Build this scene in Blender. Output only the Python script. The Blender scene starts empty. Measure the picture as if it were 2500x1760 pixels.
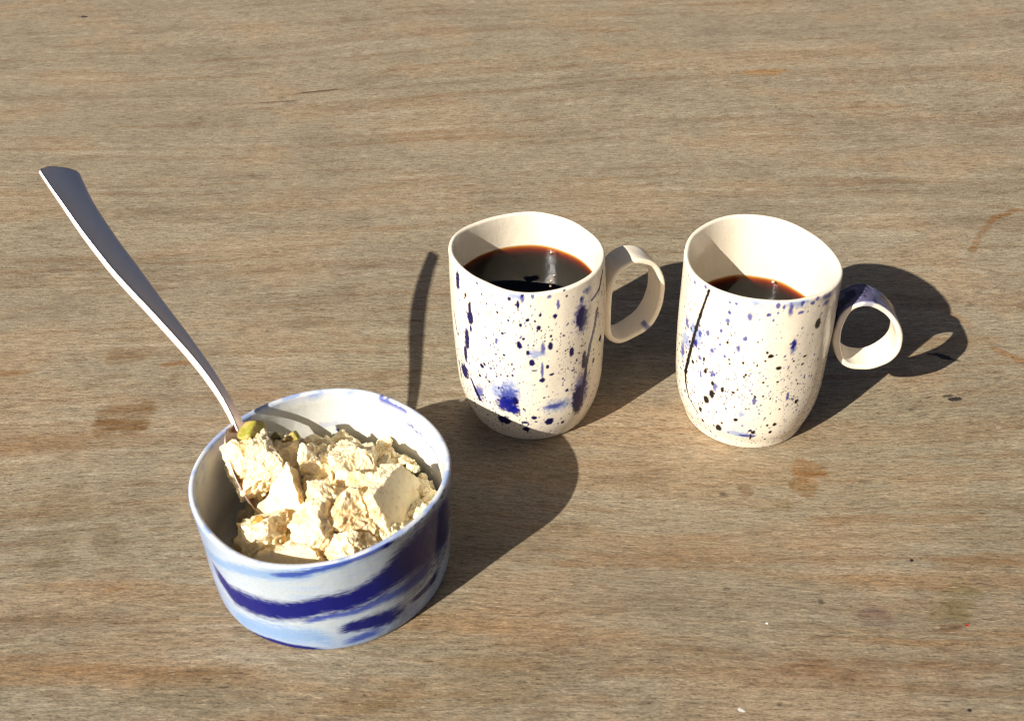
import bpy, bmesh, math
import numpy as np
from mathutils import Vector, Matrix

scene = bpy.context.scene
COL = scene.collection
rad = math.radians

# ------------------------------------------------------------------ camera
SHADOW_AZ, SUN_EL = rad(42.9), rad(33.6)          # shadows fall to the right and away
cam_data = bpy.data.cameras.new("camera")
cam = bpy.data.objects.new("camera", cam_data); COL.objects.link(cam)
cam.location = (0.0, 0.0, 0.40006)
cam.rotation_euler = (rad(90.0 - 38.954), 0.0, 0.0)
cam_data.sensor_fit = 'HORIZONTAL'; cam_data.sensor_width = 36.0
cam_data.lens = 36.0 * 2707.8 / 2500.0
cam_data.clip_start = 0.01; cam_data.clip_end = 50.0
cam_data.dof.use_dof = True
cam_data.dof.focus_distance = 0.64
cam_data.dof.aperture_fstop = 22.0
scene.camera = cam

# ------------------------------------------------------------------ sky, sun, exposure
world = bpy.data.worlds.new("World"); scene.world = world; world.use_nodes = True
wn = world.node_tree; wn.nodes.clear()
sky = wn.nodes.new("ShaderNodeTexSky"); sky.sky_type = 'NISHITA'; sky.sun_disc = False
sky.sun_elevation = SUN_EL
sky.sun_rotation = math.atan2(-math.cos(SHADOW_AZ), -math.sin(SHADOW_AZ)) % (2 * math.pi)
sky.air_density = 0.40; sky.dust_density = 2.2; sky.ozone_density = 0.4
bg = wn.nodes.new("ShaderNodeBackground"); bg.inputs["Strength"].default_value = 0.05
wo = wn.nodes.new("ShaderNodeOutputWorld")
wn.links.new(sky.outputs[0], bg.inputs[0]); wn.links.new(bg.outputs[0], wo.inputs[0])

sun_data = bpy.data.lights.new("sun", 'SUN'); sun_data.energy = 5.0; sun_data.angle = rad(0.53)
sun_data.color = (1.0, 0.955, 0.885)
sun = bpy.data.objects.new("sun", sun_data); COL.objects.link(sun)
ldir = Vector((math.cos(SHADOW_AZ) * math.cos(SUN_EL), math.sin(SHADOW_AZ) * math.cos(SUN_EL), -math.sin(SUN_EL)))
sun.rotation_euler = ldir.to_track_quat('-Z', 'Y').to_euler()
sun.location = (-1.2, -1.0, 1.4)

vs = scene.view_settings
vs.view_transform = 'Standard'; vs.look = 'None'; vs.gamma = 1.0; vs.use_curve_mapping = False
vs.exposure = 0.64
scene.cycles.filter_width = 1.2; scene.cycles.max_bounces = 10; scene.cycles.transparent_max_bounces = 16

# ------------------------------------------------------------------ helpers
def srgb(r, g, b):
    f = lambda c: (c / 255 / 12.92) if c <= 10 else ((c / 255 + .055) / 1.055) ** 2.4
    return np.array([f(r), f(g), f(b)])

def tag(o, label, cat, group=None, kind=None):
    if label: o["label"] = label
    if cat: o["category"] = cat
    if group: o["group"] = group
    if kind: o["kind"] = kind
    return o

def empty(name, loc=(0, 0, 0)):
    o = bpy.data.objects.new(name, None); o.empty_display_size = .02
    o.location = loc; COL.objects.link(o); return o

def mesh_obj(name, V, F, mat, parent=None, colors=None, smooth=True):
    """V (n,3) world coords, F (m,3|4) ints or list of lists."""
    me = bpy.data.meshes.new(name)
    V = np.asarray(V, dtype=np.float32)
    F = np.asarray(F, dtype=np.int32)
    k = F.shape[1]
    if parent is not None:
        V = V - np.array(parent_loc(parent), dtype=np.float32)
    me.vertices.add(len(V)); me.vertices.foreach_set("co", V.ravel())
    me.loops.add(F.size); me.loops.foreach_set("vertex_index", F.ravel())
    me.polygons.add(len(F)); me.polygons.foreach_set("loop_start", np.arange(0, F.size, k, dtype=np.int32))
    me.polygons.foreach_set("use_smooth", np.full(len(F), smooth))
    me.update(calc_edges=True); me.validate()
    if colors is not None:
        a = me.color_attributes.new("paint", 'FLOAT_COLOR', 'POINT')
        c4 = np.ones((len(V), 4), dtype=np.float32); c4[:, :3] = colors
        a.data.foreach_set("color", c4.ravel())
    me.materials.append(mat)
    o = bpy.data.objects.new(name, me); COL.objects.link(o)
    if parent is not None: o.parent = parent
    return o

def parent_loc(p):
    v = Vector(p.location)
    while p.parent: p = p.parent; v += Vector(p.location)
    return tuple(v)

# --- numpy gradient noise ---------------------------------------------------
_rng = np.random.RandomState(7)
_perm = _rng.permutation(256); _perm = np.concatenate([_perm, _perm, _perm])
_grad = _rng.normal(size=(256, 3)); _grad /= np.linalg.norm(_grad, axis=1)[:, None]
def noise(P):
    P = np.asarray(P, float); i = np.floor(P).astype(int); f = P - i; i &= 255
    u = f * f * f * (f * (f * 6 - 15) + 10)
    def g(dx, dy, dz):
        h = _perm[_perm[_perm[i[:, 0] + dx] + i[:, 1] + dy] + i[:, 2] + dz]
        return (_grad[h & 255] * (f - [dx, dy, dz])).sum(1)
    l = lambda a, b, t: a + (b - a) * t
    x00 = l(g(0,0,0), g(1,0,0), u[:,0]); x10 = l(g(0,1,0), g(1,1,0), u[:,0])
    x01 = l(g(0,0,1), g(1,0,1), u[:,0]); x11 = l(g(0,1,1), g(1,1,1), u[:,0])
    return l(l(x00, x10, u[:,1]), l(x01, x11, u[:,1]), u[:,2]) * 1.5
def fbm(P, n=4, lac=2.03, gain=.5):
    s = 0; a = 1.0; P = np.asarray(P, float)
    for k in range(n):
        s = s + a * noise(P + 17.3 * k); P = P * lac; a *= gain
    return s
def cells(P, seed=0):
    """distance to nearest jittered cell point"""
    P = np.asarray(P, float); i = np.floor(P).astype(int); best = np.full(len(P), 9.0)
    for dx in (-1, 0, 1):
        for dy in (-1, 0, 1):
            for dz in (-1, 0, 1):
                c = i + [dx, dy, dz]; cc = c & 255
                h = _perm[_perm[_perm[cc[:,0]] + cc[:,1]] + cc[:,2]] & 255
                q = c + .5 + .45 * _grad[(h + seed) & 255]
                best = np.minimum(best, ((P - q) ** 2).sum(1))
    return np.sqrt(best)
sstep = lambda a, b, x: (lambda t: t * t * (3 - 2 * t))(np.clip((x - a) / (b - a), 0, 1))

def blend(C, m, col): return C * (1 - m[:, None]) + m[:, None] * col[None, :]

# --- node helper ------------------------------------------------------------
class NT:
    def __init__(s, name):
        s.m = bpy.data.materials.new(name); s.m.use_nodes = True; s.t = s.m.node_tree; s.t.nodes.clear()
        s.out = s.t.nodes.new("ShaderNodeOutputMaterial")
    def n(s, typ, **kw):
        nd = s.t.nodes.new("ShaderNode" + typ)
        for k, v in kw.items():
            if hasattr(nd, k) and k not in ("inputs",): setattr(nd, k, v)
        return nd
    def put(s, sock, v):
        if hasattr(v, "is_output") or isinstance(v, bpy.types.NodeSocket): s.t.links.new(v, sock)
        elif v is not None: sock.default_value = v
    def math(s, op, a, b=None, clamp=False, c=None):
        nd = s.n("Math", operation=op, use_clamp=clamp); s.put(nd.inputs[0], a)
        if b is not None: s.put(nd.inputs[1], b)
        if c is not None: s.put(nd.inputs[2], c)
        return nd.outputs[0]
    def mapr(s, v, a, b, lo=0.0, hi=1.0, smooth=True):
        nd = s.n("MapRange"); nd.interpolation_type = 'SMOOTHSTEP' if smooth else 'LINEAR'
        s.put(nd.inputs[0], v)
        for i, q in enumerate((a, b, lo, hi)): s.put(nd.inputs[1 + i], q)
        return nd.outputs[0]
    def mix(s, f, a, b, blend='MIX'):
        nd = s.n("Mix"); nd.data_type = 'RGBA'; nd.blend_type = blend; nd.clamp_factor = True
        s.put(nd.inputs[0], f)
        for i, q in ((6, a), (7, b)):
            s.put(nd.inputs[i], q if isinstance(q, bpy.types.NodeSocket) else (*[float(x) for x in q][:3], 1.0))
        return nd.outputs[2]
    def noise(s, vec, scale=1.0, detail=4.0, rough=.5, dist=0.0):
        nd = s.n("TexNoise"); s.put(nd.inputs["Vector"], vec); nd.inputs["Scale"].default_value = scale
        nd.inputs["Detail"].default_value = detail; nd.inputs["Roughness"].default_value = rough
        nd.inputs["Distortion"].default_value = dist
        return nd.outputs["Fac"]
    def scalev(s, vec, sc, loc=(0, 0, 0)):
        nd = s.n("Mapping"); s.put(nd.inputs[0], vec); nd.inputs["Scale"].default_value = sc
        nd.inputs["Location"].default_value = loc
        return nd.outputs[0]
    def principled(s, **kw):
        nd = s.n("BsdfPrincipled")
        for k, v in kw.items():
            k = k.replace("_", " ")
            for q in nd.inputs:
                if q.name.lower() == k.lower(): s.put(q, v); break
            else: raise KeyError(k)
        return nd

# ------------------------------------------------------------------ glaze marks: (angle deg, height mm, half width, half height, tone, turn)
MARKS_A = [(255.1, 94.9, 0.85, 0.98, 'd', 0), (265.4, 97.8, 0.66, 0.89, 'd', 0), (261.8, 92.6, 0.75, 2.16, 'd', 0), (288.8, 84.7, 0.97, 1.28, 'd', 0), (276.8, 79.2, 1.0, 1.38, 'd', 0), (263.6, 80.7, 0.75, 0.98, 'd', 0), (268.7, 83.9, 0.83, 0.89, 'd', 0), (262.3, 68.8, 1.16, 2.16, 'd', 0), (285.2, 67.6, 1.03, 2.36, 'd', 0), (268.6, 64.4, 0.83, 1.38, 'd', 0), (271.6, 58.0, 1.24, 1.97, 'd', 0), (301.7, 60.5, 1.18, 2.75, 'd', 0), (230.3, 48.7, 1.27, 1.18, 'd', 0), (282.8, 54.9, 0.77, 1.18, 'd', 0), (278.8, 46.8, 1.34, 1.57, 'd', 0), (278.9, 52.8, 0.59, 4.92, 'b', 0), (256.5, 48.8, 0.59, 0.79, 'd', 0), (228.1, 41.7, 0.76, 0.89, 'd', 0), (250.3, 60.6, 0.7, 0.69, 'd', 0), (285.6, 73.4, 0.6, 0.79, 'd', 0), (249.4, 73.8, 0.7, 0.79, 'd', 0), (245.2, 85.2, 0.63, 0.69, 'd', 0), (296.4, 98.4, 0.74, 0.89, 'd', 0), (298.3, 94.4, 0.57, 0.59, 'd', 0), (278.2, 86.4, 0.67, 0.98, 'd', 0), (273.1, 53.2, 1.32, 0.49, 'd', 0), (286.0, 49.7, 1.21, 0.69, 'd', 0), (314.3, 49.8, 1.64, 3.93, 'd', 0), (272.5, 21.5, 1.49, 1.18, 'd', 0), (284.6, 17.2, 2.06, 2.75, 'd', 0), (265.7, 12.2, 1.65, 1.77, 'd', 0), (296.4, 13.9, 0.93, 1.18, 'd', 0), (247.9, 16.8, 3.54, 2.75, 'd', 0), (258.5, 32.0, 1.51, 2.16, 'd', 0), (265.3, 17.4, 1.82, 0.79, 'd', 0), (235.6, 87.8, 0.49, 0.59, 'd', 0), (231.0, 91.7, 0.52, 0.49, 'd', 0), (213.9, 85.7, 0.72, 1.18, 'd', 0), (226.2, 96.6, 0.68, 0.59, 'd', 0), (298.2, 36.6, 0.85, 0.98, 'd', 0), (204.3, 90.5, 1.55, 5.11, 'd', 0), (218.5, 79.5, 1.04, 3.93, 'd', 0), (219.0, 73.9, 2.32, 3.54, 'd', 0), (214.4, 59.3, 1.86, 5.9, 'd', 0), (211.7, 49.0, 1.38, 4.92, 'd', 0), (208.3, 36.1, 3.71, 4.13, 'd', 0), (219.5, 67.8, 0.76, 1.97, 'd', 0), (244.2, 67.9, 0.73, 1.57, 'b', 0), (265.6, 72.7, 0.66, 0.79, 'd', 0), (256.4, 55.8, 0.51, 0.59, 'd', 0), (237.1, 40.5, 0.58, 0.79, 'd', 0), (291.5, 90.9, 0.72, 2.56, 'b', 0), (285.1, 96.5, 1.2, 1.38, 'b', 0), (272.9, 97.8, 0.83, 1.57, 'b', 0), (265.2, 96.0, 1.16, 2.75, 'b', 0), (310.5, 78.6, 2.87, 6.1, 'd', 0), (310.5, 78.6, 4.41, 8.85, 'b', 0), (311.0, 88.8, 1.33, 1.97, 'b', 0), (315.7, 92.8, 2.41, 1.97, 'b', 0), (313.7, 54.1, 1.16, 2.95, 'd', 0), (309.5, 26.7, 3.69, 8.85, 'd', 0), (311.8, 32.2, 5.63, 11.8, 'b', 0), (325.7, 46.1, 0.9, 1.38, 'd', 0), (335.8, 55.6, 1.68, 1.38, 'd', 0), (279.7, 67.1, 1.18, 3.93, 'b', 0), (242.3, 36.2, 3.14, 5.9, 'w', 0), (291.0, 27.8, 8.02, 4.13, 'w', 0), (288.4, 28.4, 5.25, 1.57, 'b', 0), (227.1, 30.7, 3.33, 4.43, 'b', 0), (274.5, 63.5, 4.98, 2.95, 'w', 0), (259.7, 97.0, 5.02, 1.97, 'w', 0), (253.9, 38.2, 5.31, 8.85, 'w', 0), (253.1, 33.9, 5.5, 6.88, 'b', 0), (251.6, 28.4, 5.89, 5.11, 'k', 0), (257.1, 26.0, 2.53, 2.95, 'k', 0)]
RUNS_A = [('d', [(338.5, 94.9, 0.74), (331.5, 87.7, 0.74), (320.5, 85.5, 0.5)]), ('d', [(328.0, 76.8, 0.99), (324.5, 67.7, 0.91), (319.8, 58.7, 0.83), (316.6, 45.9, 0.74), (314.4, 32.2, 0.99)]), ('d', [(217.5, 35.1, 0.5), (221.9, 30.7, 0.74), (226.6, 25.2, 0.99)]), ('d', [(194.1, 66.8, 0.41), (199.7, 55.5, 0.33)]), ('d', [(198.1, 38.3, 0.41), (200.2, 27.7, 0.5)])]
MARKS_B = [(280.8, 94.5, 1.15, 3.91, 'b', 0), (271.6, 96.4, 0.9, 1.44, 'b', 0), (275.7, 95.8, 0.74, 1.03, 'b', 0), (289.2, 91.7, 1.67, 0.82, 'b', 0), (289.4, 96.7, 1.05, 1.03, 'b', 0), (287.1, 71.8, 1.63, 4.63, 'b', 0), (286.8, 73.3, 1.22, 2.88, 'k', 0), (253.4, 89.2, 1.38, 2.68, 'b', 0), (266.3, 91.4, 0.88, 0.82, 'b', 0), (252.1, 76.3, 0.87, 1.44, 'b', 0), (248.1, 69.9, 1.05, 1.85, 'b', 0), (239.3, 89.1, 0.72, 1.03, 'b', 0), (238.7, 84.1, 1.26, 1.65, 'b', 0), (234.5, 77.2, 0.83, 1.03, 'b', 0), (216.0, 68.7, 0.89, 1.85, 'b', 0), (223.5, 72.2, 1.01, 1.44, 'b', 0), (211.7, 61.1, 1.66, 2.47, 'k', 0), (200.1, 57.7, 4.51, 5.15, 'w', 0), (217.9, 54.5, 1.08, 1.03, 'b', 0), (228.9, 63.5, 0.96, 1.24, 'b', 0), (217.0, 97.3, 0.88, 0.82, 'b', 0), (204.9, 95.3, 0.94, 0.93, 'b', 0), (307.0, 81.5, 1.69, 2.88, 'n', 0), (230.7, 49.5, 1.33, 2.06, 'b', 0), (220.0, 44.8, 0.63, 1.85, 'b', 0), (243.3, 94.8, 0.71, 0.82, 'b', 0), (302.6, 97.2, 1.54, 1.24, 'b', 0), (313.4, 95.8, 4.96, 2.06, 'b', 0), (298.5, 95.4, 1.19, 1.03, 'b', 0), (263.6, 38.6, 0.88, 2.47, 'b', 0), (288.7, 40.8, 0.73, 2.06, 'b', 0), (199.4, 68.7, 2.14, 3.09, 'b', 0), (196.0, 49.2, 2.35, 5.15, 'b', 0), (207.6, 68.5, 2.55, 4.12, 'w', 0), (312.7, 92.2, 2.59, 1.65, 'b', 0), (221.9, 55.1, 0.62, 1.24, 'n', 0), (224.3, 48.5, 0.8, 1.44, 'n', 0), (210.6, 48.7, 0.85, 1.03, 'n', 0), (231.4, 43.4, 0.85, 1.34, 'n', 0), (231.6, 36.4, 1.32, 2.47, 'n', 0), (239.6, 41.8, 0.72, 1.65, 'n', 0), (226.9, 30.8, 1.57, 2.27, 'n', 0), (238.4, 14.2, 1.62, 2.27, 'n', 0), (221.4, 21.2, 1.04, 1.85, 'n', 0), (251.8, 24.2, 1.04, 1.24, 'n', 0), (266.5, 15.5, 1.15, 1.34, 'n', 0), (282.2, 21.7, 0.88, 1.24, 'n', 0), (276.6, 21.2, 0.74, 0.82, 'n', 0), (280.4, 15.7, 0.86, 1.03, 'n', 0), (252.6, 61.8, 0.52, 0.82, 'n', 0), (262.5, 61.6, 0.52, 0.72, 'n', 0), (278.0, 59.9, 1.32, 1.03, 'n', 0), (289.1, 62.8, 0.52, 0.62, 'n', 0), (297.7, 58.9, 0.71, 0.72, 'n', 0), (242.5, 62.0, 0.44, 0.62, 'n', 0), (238.9, 63.1, 0.63, 1.03, 'b', 0), (263.9, 41.4, 0.53, 0.82, 'n', 0), (268.3, 51.1, 0.53, 0.62, 'n', 0), (278.7, 51.3, 0.57, 0.62, 'n', 0), (271.1, 67.6, 1.26, 1.24, 'n', 0), (298.8, 63.8, 1.2, 0.62, 'n', 0), (269.7, 42.1, 0.54, 0.62, 'n', 0), (258.5, 32.7, 0.43, 0.62, 'n', 0), (247.7, 42.3, 0.87, 0.72, 'n', 0), (241.1, 19.0, 0.62, 0.72, 'n', 0), (234.2, 14.5, 0.46, 0.82, 'n', 0), (264.2, 17.1, 0.7, 0.82, 'n', 0), (223.2, 13.4, 1.02, 1.03, 'n', 0), (277.8, 9.5, 0.66, 0.62, 'n', 0), (297.8, 34.9, 1.06, 1.24, 'n', 0), (233.7, 41.5, 1.48, 3.09, 'b', 0), (255.0, 13.2, 8.65, 2.27, 'w', 0), (265.0, 11.4, 0.53, 2.47, 'n', 0), (262.5, 12.4, 4.36, 1.03, 'b', 0), (255.5, 28.4, 1.73, 2.06, 'w', 0), (256.3, 98.9, 3.46, 3.09, 'w', 0), (286.1, 97.7, 7.07, 3.09, 'w', 0), (213.7, 66.2, 4.6, 8.24, 'w', 0)]
RUNS_B = [('n', [(221.0, 96.7, 0.61), (217.5, 87.7, 0.52), (214.5, 79.6, 0.69), (210.7, 67.9, 0.78), (208.1, 58.5, 0.78), (205.3, 48.6, 0.95), (202.4, 37.4, 0.86), (204.3, 30.7, 0.52), (208.1, 23.7, 0.35), (217.7, 17.1, 0.26)])]
STROKES = [('k', [(216.1, 31.4, 2.91), (223.9, 27.5, 3.74), (229.7, 23.7, 4.57), (246.1, 25.1, 4.81), (261.2, 27.3, 4.32), (275.1, 31.4, 4.32), (289.3, 32.0, 4.32), (302.1, 34.9, 5.15), (314.8, 39.2, 7.47), (335.6, 40.3, 9.54), (353.3, 34.2, 9.96)]), ('k', [(232.5, -0.3, 1.66), (249.8, 2.2, 1.33), (262.0, 2.0, 1.16), (274.2, 1.2, 0.83)]), ('k', [(279.5, 13.7, 1.66), (287.6, 14.4, 2.82), (295.9, 13.7, 3.32), (304.7, 11.9, 3.65), (313.7, 12.4, 2.49)]), ('b', [(281.0, 4.6, 1.66), (291.8, 5.7, 2.16), (302.3, 6.0, 1.83)]), ('w', [(224.9, 6.2, 3.32), (240.1, 8.8, 4.15), (254.7, 10.9, 4.57), (268.2, 12.2, 4.15), (278.9, 7.6, 3.32)]), ('w', [(202.6, 35.6, 1.66), (223.9, 41.7, 2.49), (242.8, 48.6, 2.82), (257.2, 50.8, 2.82), (269.9, 52.4, 2.82), (282.3, 55.4, 2.16), (291.5, 55.7, 1.49)]), ('b', [(253.9, 51.0, 0.83), (268.4, 52.4, 1.66), (280.8, 55.2, 1.66), (291.5, 55.7, 1.33), (301.2, 55.3, 1.66), (308.3, 55.4, 1.33)]), ('k', [(301.2, 55.3, 0.66), (306.5, 55.5, 1.33), (314.1, 56.2, 0.83)]), ('b', [(264.4, 20.5, 1.0), (276.7, 24.0, 1.33), (289.4, 24.2, 1.66), (301.2, 25.2, 2.16), (315.7, 24.3, 2.49), (332.5, 24.4, 2.49)]), ('k', [(314.8, 12.8, 1.0), (326.9, 12.7, 1.66), (338.8, 14.3, 1.99)]), ('b', [(186.0, 52.0, 3.0), (196.0, 50.0, 3.5), (206.0, 46.0, 2.0)])]
GLINTS_A = [(.0200, .4610, .0011), (.0215, .4655, .0007), (.0205, .4865, .0008), (.0193, .4560, .0007)]
GLINTS_B = [(.1375, .4640, .0011), (.1385, .4835, .0010), (.1350, .4625, .0007)]
# spoon handle: centre line from the tip down to the neck, (point, width, thickness)
SPOON = [((-.2118, .4572, .1462), .0265, .0024), ((-.2027, .4465, .1350), .0225, .0030), ((-.1914, .4352, .1227), .0210, .0038), ((-.1803, .4254, .1121), .0200, .0042), ((-.1711, .4177, .1039), .0172, .0045),
         ((-.1634, .4115, .0974), .0143, .0045), ((-.1533, .4032, .0891), .0113, .0044), ((-.1455, .3965, .0824), .0086, .0043), ((-.1384, .3898, .0762), .0068, .0041), ((-.1311, .3820, .0691), .0057, .0037), ((-.1262, .3755, .0635), .0053, .0034), ((-.1232, .3708, .0592), .0053, .0032)]
SPOON_ROLL = 36.0
SPOON_TIP_ROLL = 40.0
SPOON_AXIS = (.019, -.029, -.036)
WEDGE = [(-.40,-.72,.50,.30), (.90,.10,.30,.36), (-.60,.75,.25,.42), (0,0,-1,.7)]
SLAB  = [(1,-.30,.22,.26), (-1,.1,.1,.30), (0,1,.15,.62), (0,-1,.25,.72), (0,.25,.97,.66), (0,0,-1,.8)]
LEAN  = [(.1,-.75,.65,.32), (-.1,.75,-.2,.5), (-.6,.35,.8,.55), (.8,.2,.6,.62), (0,0,-1,.7), (1,0,0,.8), (-1,0,0,.8)]
CHUNKS = [
 dict(label="ragged halva chunk with green pistachio on top, lying in the spoon", loc=(-.1165,.3580,.0490), size=(.0118,.0160,.0135), rot=(.2,.1,.5), seed=3, crumb=.0026),
 dict(label="large wedge of halva with a smooth sunlit triangular face, centre of the bowl", loc=(-.0990,.3450,.0400), size=(.0185,.0200,.0210), rot=(0,0,.05), seed=5, planes=WEDGE, crumb=.0016, cut=[0]),
 dict(label="rounded halva lump just right of the smooth wedge", loc=(-.0840,.3400,.0420), size=(.0115,.0120,.0115), rot=(.3,.2,.8), seed=8, sub=6, crumb=.0023),
 dict(label="pointed halva lump nearest the far inner wall of the bowl", loc=(-.0735,.3650,.0420), size=(.0130,.0110,.0125), rot=(.1,.5,.2), seed=11, sub=6, crumb=.0024),
 dict(label="broad upright halva slab with a shaded flat side against the bowl's right wall", loc=(-.0530,.3430,.0410), size=(.0200,.0230,.0230), rot=(0,-.22,-.05), seed=14, planes=SLAB, crumb=.0016, cut=[0]),
 dict(label="halva chunk with an amber nut, nearest the spoon's hollow", loc=(-.1060,.3260,.0390), size=(.0130,.0120,.0105), rot=(.4,.1,.2), seed=17, sub=6, crumb=.0024),
 dict(label="smooth-sided halva slab leaning at the near rim of the bowl", loc=(-.0920,.3115,.0385), size=(.0200,.0120,.0140), rot=(0,.15,-.1), seed=19, planes=LEAN, crumb=.0014, cut=[0]),
 dict(label="bright small halva lump in front of the rounded lump", loc=(-.0830,.3250,.0430), size=(.0105,.0100,.0100), rot=(.9,.1,.2), seed=23, sub=6, crumb=.0021),
 dict(label="craggy halva lump left of the upright slab", loc=(-.0670,.3310,.0430), size=(.0120,.0110,.0110), rot=(.2,.9,.1), seed=26, sub=6, crumb=.0024),
 dict(label="crumbly halva lump nearest the bowl's near right rim", loc=(-.0680,.3150,.0410), size=(.0120,.0095,.0100), rot=(.3,.3,1.1), seed=29, sub=6, crumb=.0023),
 dict(label="shaded rough halva lump behind the smooth wedge", loc=(-.0900,.3660,.0420), size=(.0130,.0110,.0115), rot=(.3,.6,1.4), seed=31, sub=6, crumb=.0023),
 dict(label="ragged halva piece dotted with pistachio bits behind the chunk in the spoon", loc=(-.1055,.3700,.0475), size=(.0125,.0090,.0095), rot=(.1,.2,.1), seed=37, sub=6, crumb=.0024),
 dict(label="small brownish halva lump between the far lump and the upright slab", loc=(-.0690,.3520,.0400), size=(.0105,.0100,.0100), rot=(.8,.6,.4), seed=33, sub=6, crumb=.0022),
]
LOOSE = []
NUT_BITS = [
 ("green and tan pistachio half on top of the halva beside the spoon handle", (-.1165,.3665,.0620), (.0064,.0046,.0044), (.3,.2,.4), 'green', 41),
 ("small yellow-green pistachio bit at the far edge of the chunk in the spoon", (-.0985,.3700,.0565), (.0024,.0022,.0022), (.1,.2,.4), 'green', 42),
 ("brown-skinned nut crumb behind the pistachio half", (-.1070,.3690,.0575), (.0022,.0018,.0016), (.1,.8,.4), 'skin', 43),
 ("olive pistachio crumb between the brown-skinned crumb and the yellow-green bit", (-.1020,.3680,.0570), (.0026,.0018,.0016), (.4,.1,.9), 'skin', 46),
 ("amber nut piece low beside the spoon's bowl", (-.1080,.3270,.0470), (.0030,.0026,.0026), (.5,.2,.4), 'amber', 44),
 ("tiny orange nut crumb beside the amber piece", (-.1110,.3245,.0450), (.0018,.0028,.0018), (.5,.9,.4), 'amber', 45),
]
# ------------------------------------------------------------------ wooden table
def mat_wood():
    t = NT("weathered_plywood")
    geo = t.n("NewGeometry"); pos = geo.outputs["Position"]
    sep = t.n("SeparateXYZ"); t.put(sep.inputs[0], pos); X, Y = sep.outputs[0], sep.outputs[1]
    ga = t.n("Attribute"); ga.attribute_name = "grain"; at = t.n("VertexColor"); at.layer_name = "paint"
    cv = t.n("CombineXYZ"); t.put(cv.inputs[0], X); t.put(cv.inputs[1], ga.outputs["Fac"]); g = cv.outputs[0]
    fine  = t.noise(t.scalev(g, (115, 700, 1), (4, 2, 0)), 1.0, 3.0, .75)
    fuzz  = t.noise(t.scalev(g, (480, 1400, 1), (9, 2, 0)), 1.0, 2.0, .85)
    val = t.math('ADD', t.mapr(fine, .25, .75, .52, 1.48, False), t.mapr(fuzz, .25, .75, -.42, .42, False))
    vc = t.n("CombineColor")
    for i in range(3): t.put(vc.inputs[i], val)
    c = t.mix(1.0, at.outputs[0], vc.outputs[0], 'MULTIPLY')
    # dark open pores, short dashes along the grain; pale raised fibres
    pn = t.noise(t.scalev(g, (120, 950, 1), (2, 11, 0)), 1.0, 2.0, .65)
    pores = t.mapr(pn, .61, .71)
    c = t.mix(t.math('MULTIPLY', pores, .75), c, srgb(60, 48, 36))
    c = t.mix(t.mapr(pn, .36, .27, 0, .45), c, srgb(206, 184, 150))
    # small paint flecks and ink marks: (x, y, rx, ry, rot, opacity, colour)
    wx = t.math('SUBTRACT', t.noise(pos, 420.0, 3.0, .7), .5); wy = t.math('SUBTRACT', t.noise(t.scalev(pos, (1, 1, 1), (3, 5, 1)), 420.0, 3.0, .7), .5)
    DK = srgb(26, 22, 20)
    for (x, y, rx, ry, rot, op, col) in [(.2485,.4985,.0050,.0020,-.55,.95,DK), (.2430,.5005,.0040,.0011,-.2,.85,DK), (.2435,.4610,.0046,.0016,.1,.9,DK),
              (.1875,.3460,.0010,.0009,0,.95,DK), (.2015,.3085,.0009,.0008,0,.95,srgb(168,34,24)), (.189,.2655,.0010,.0009,0,.9,DK),
              (.0945,.2655,.0017,.0008,-.6,.95,srgb(200,196,190)), (-.0276,.4605,.0016,.0010,.3,.95,srgb(222,214,200)), (.113,.3095,.0006,.0006,0,.95,srgb(240,238,232)),
              (-.3980,1.003,.0040,.0022,-.3,.85,DK), (-.158,.8455,.020,.0011,.24,.8,srgb(50,38,28)), (-.19,.826,.018,.0012,.16,.65,srgb(58,46,36))]:
        ca, sa = math.cos(rot), math.sin(rot); r = min(rx, ry) * 2.2
        dx = t.math('MULTIPLY_ADD', wx, r, t.math('SUBTRACT', X, x)) if False else t.math('ADD', t.math('SUBTRACT', X, x), t.math('MULTIPLY', wx, r))
        dy = t.math('ADD', t.math('SUBTRACT', Y, y), t.math('MULTIPLY', wy, r))
        u = t.math('ADD', t.math('MULTIPLY', dx, ca / rx), t.math('MULTIPLY', dy, sa / rx))
        v = t.math('SUBTRACT', t.math('MULTIPLY', dy, ca / ry), t.math('MULTIPLY', dx, sa / ry))
        d = t.math('ADD', t.math('MULTIPLY', u, u), t.math('MULTIPLY', v, v))
        c = t.mix(t.mapr(d, .55, 1.35, op, 0), c, col)
    hgt = t.math('ADD', t.math('MULTIPLY', fine, .6), t.math('MULTIPLY', fuzz, .4))
    bp = t.n("Bump"); bp.inputs["Strength"].default_value = .7; bp.inputs["Distance"].default_value = .0010
    t.put(bp.inputs["Height"], hgt)
    b = t.principled(Base_Color=c, Roughness=.58, Normal=bp.outputs[0])
    b.inputs["Specular IOR Level"].default_value = .30
    t.put(t.out.inputs[0], b.outputs[0]); return t.m

def mat_core():
    t = NT("plywood_core"); geo = t.n("NewGeometry"); n = t.noise(t.scalev(geo.outputs["Position"], (20, 20, 600)), 1.0, 3.0)
    b = t.principled(Base_Color=t.mix(n, srgb(128, 100, 70), srgb(168, 138, 100)), Roughness=.7)
    t.put(t.out.inputs[0], b.outputs[0]); return t.m

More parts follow.
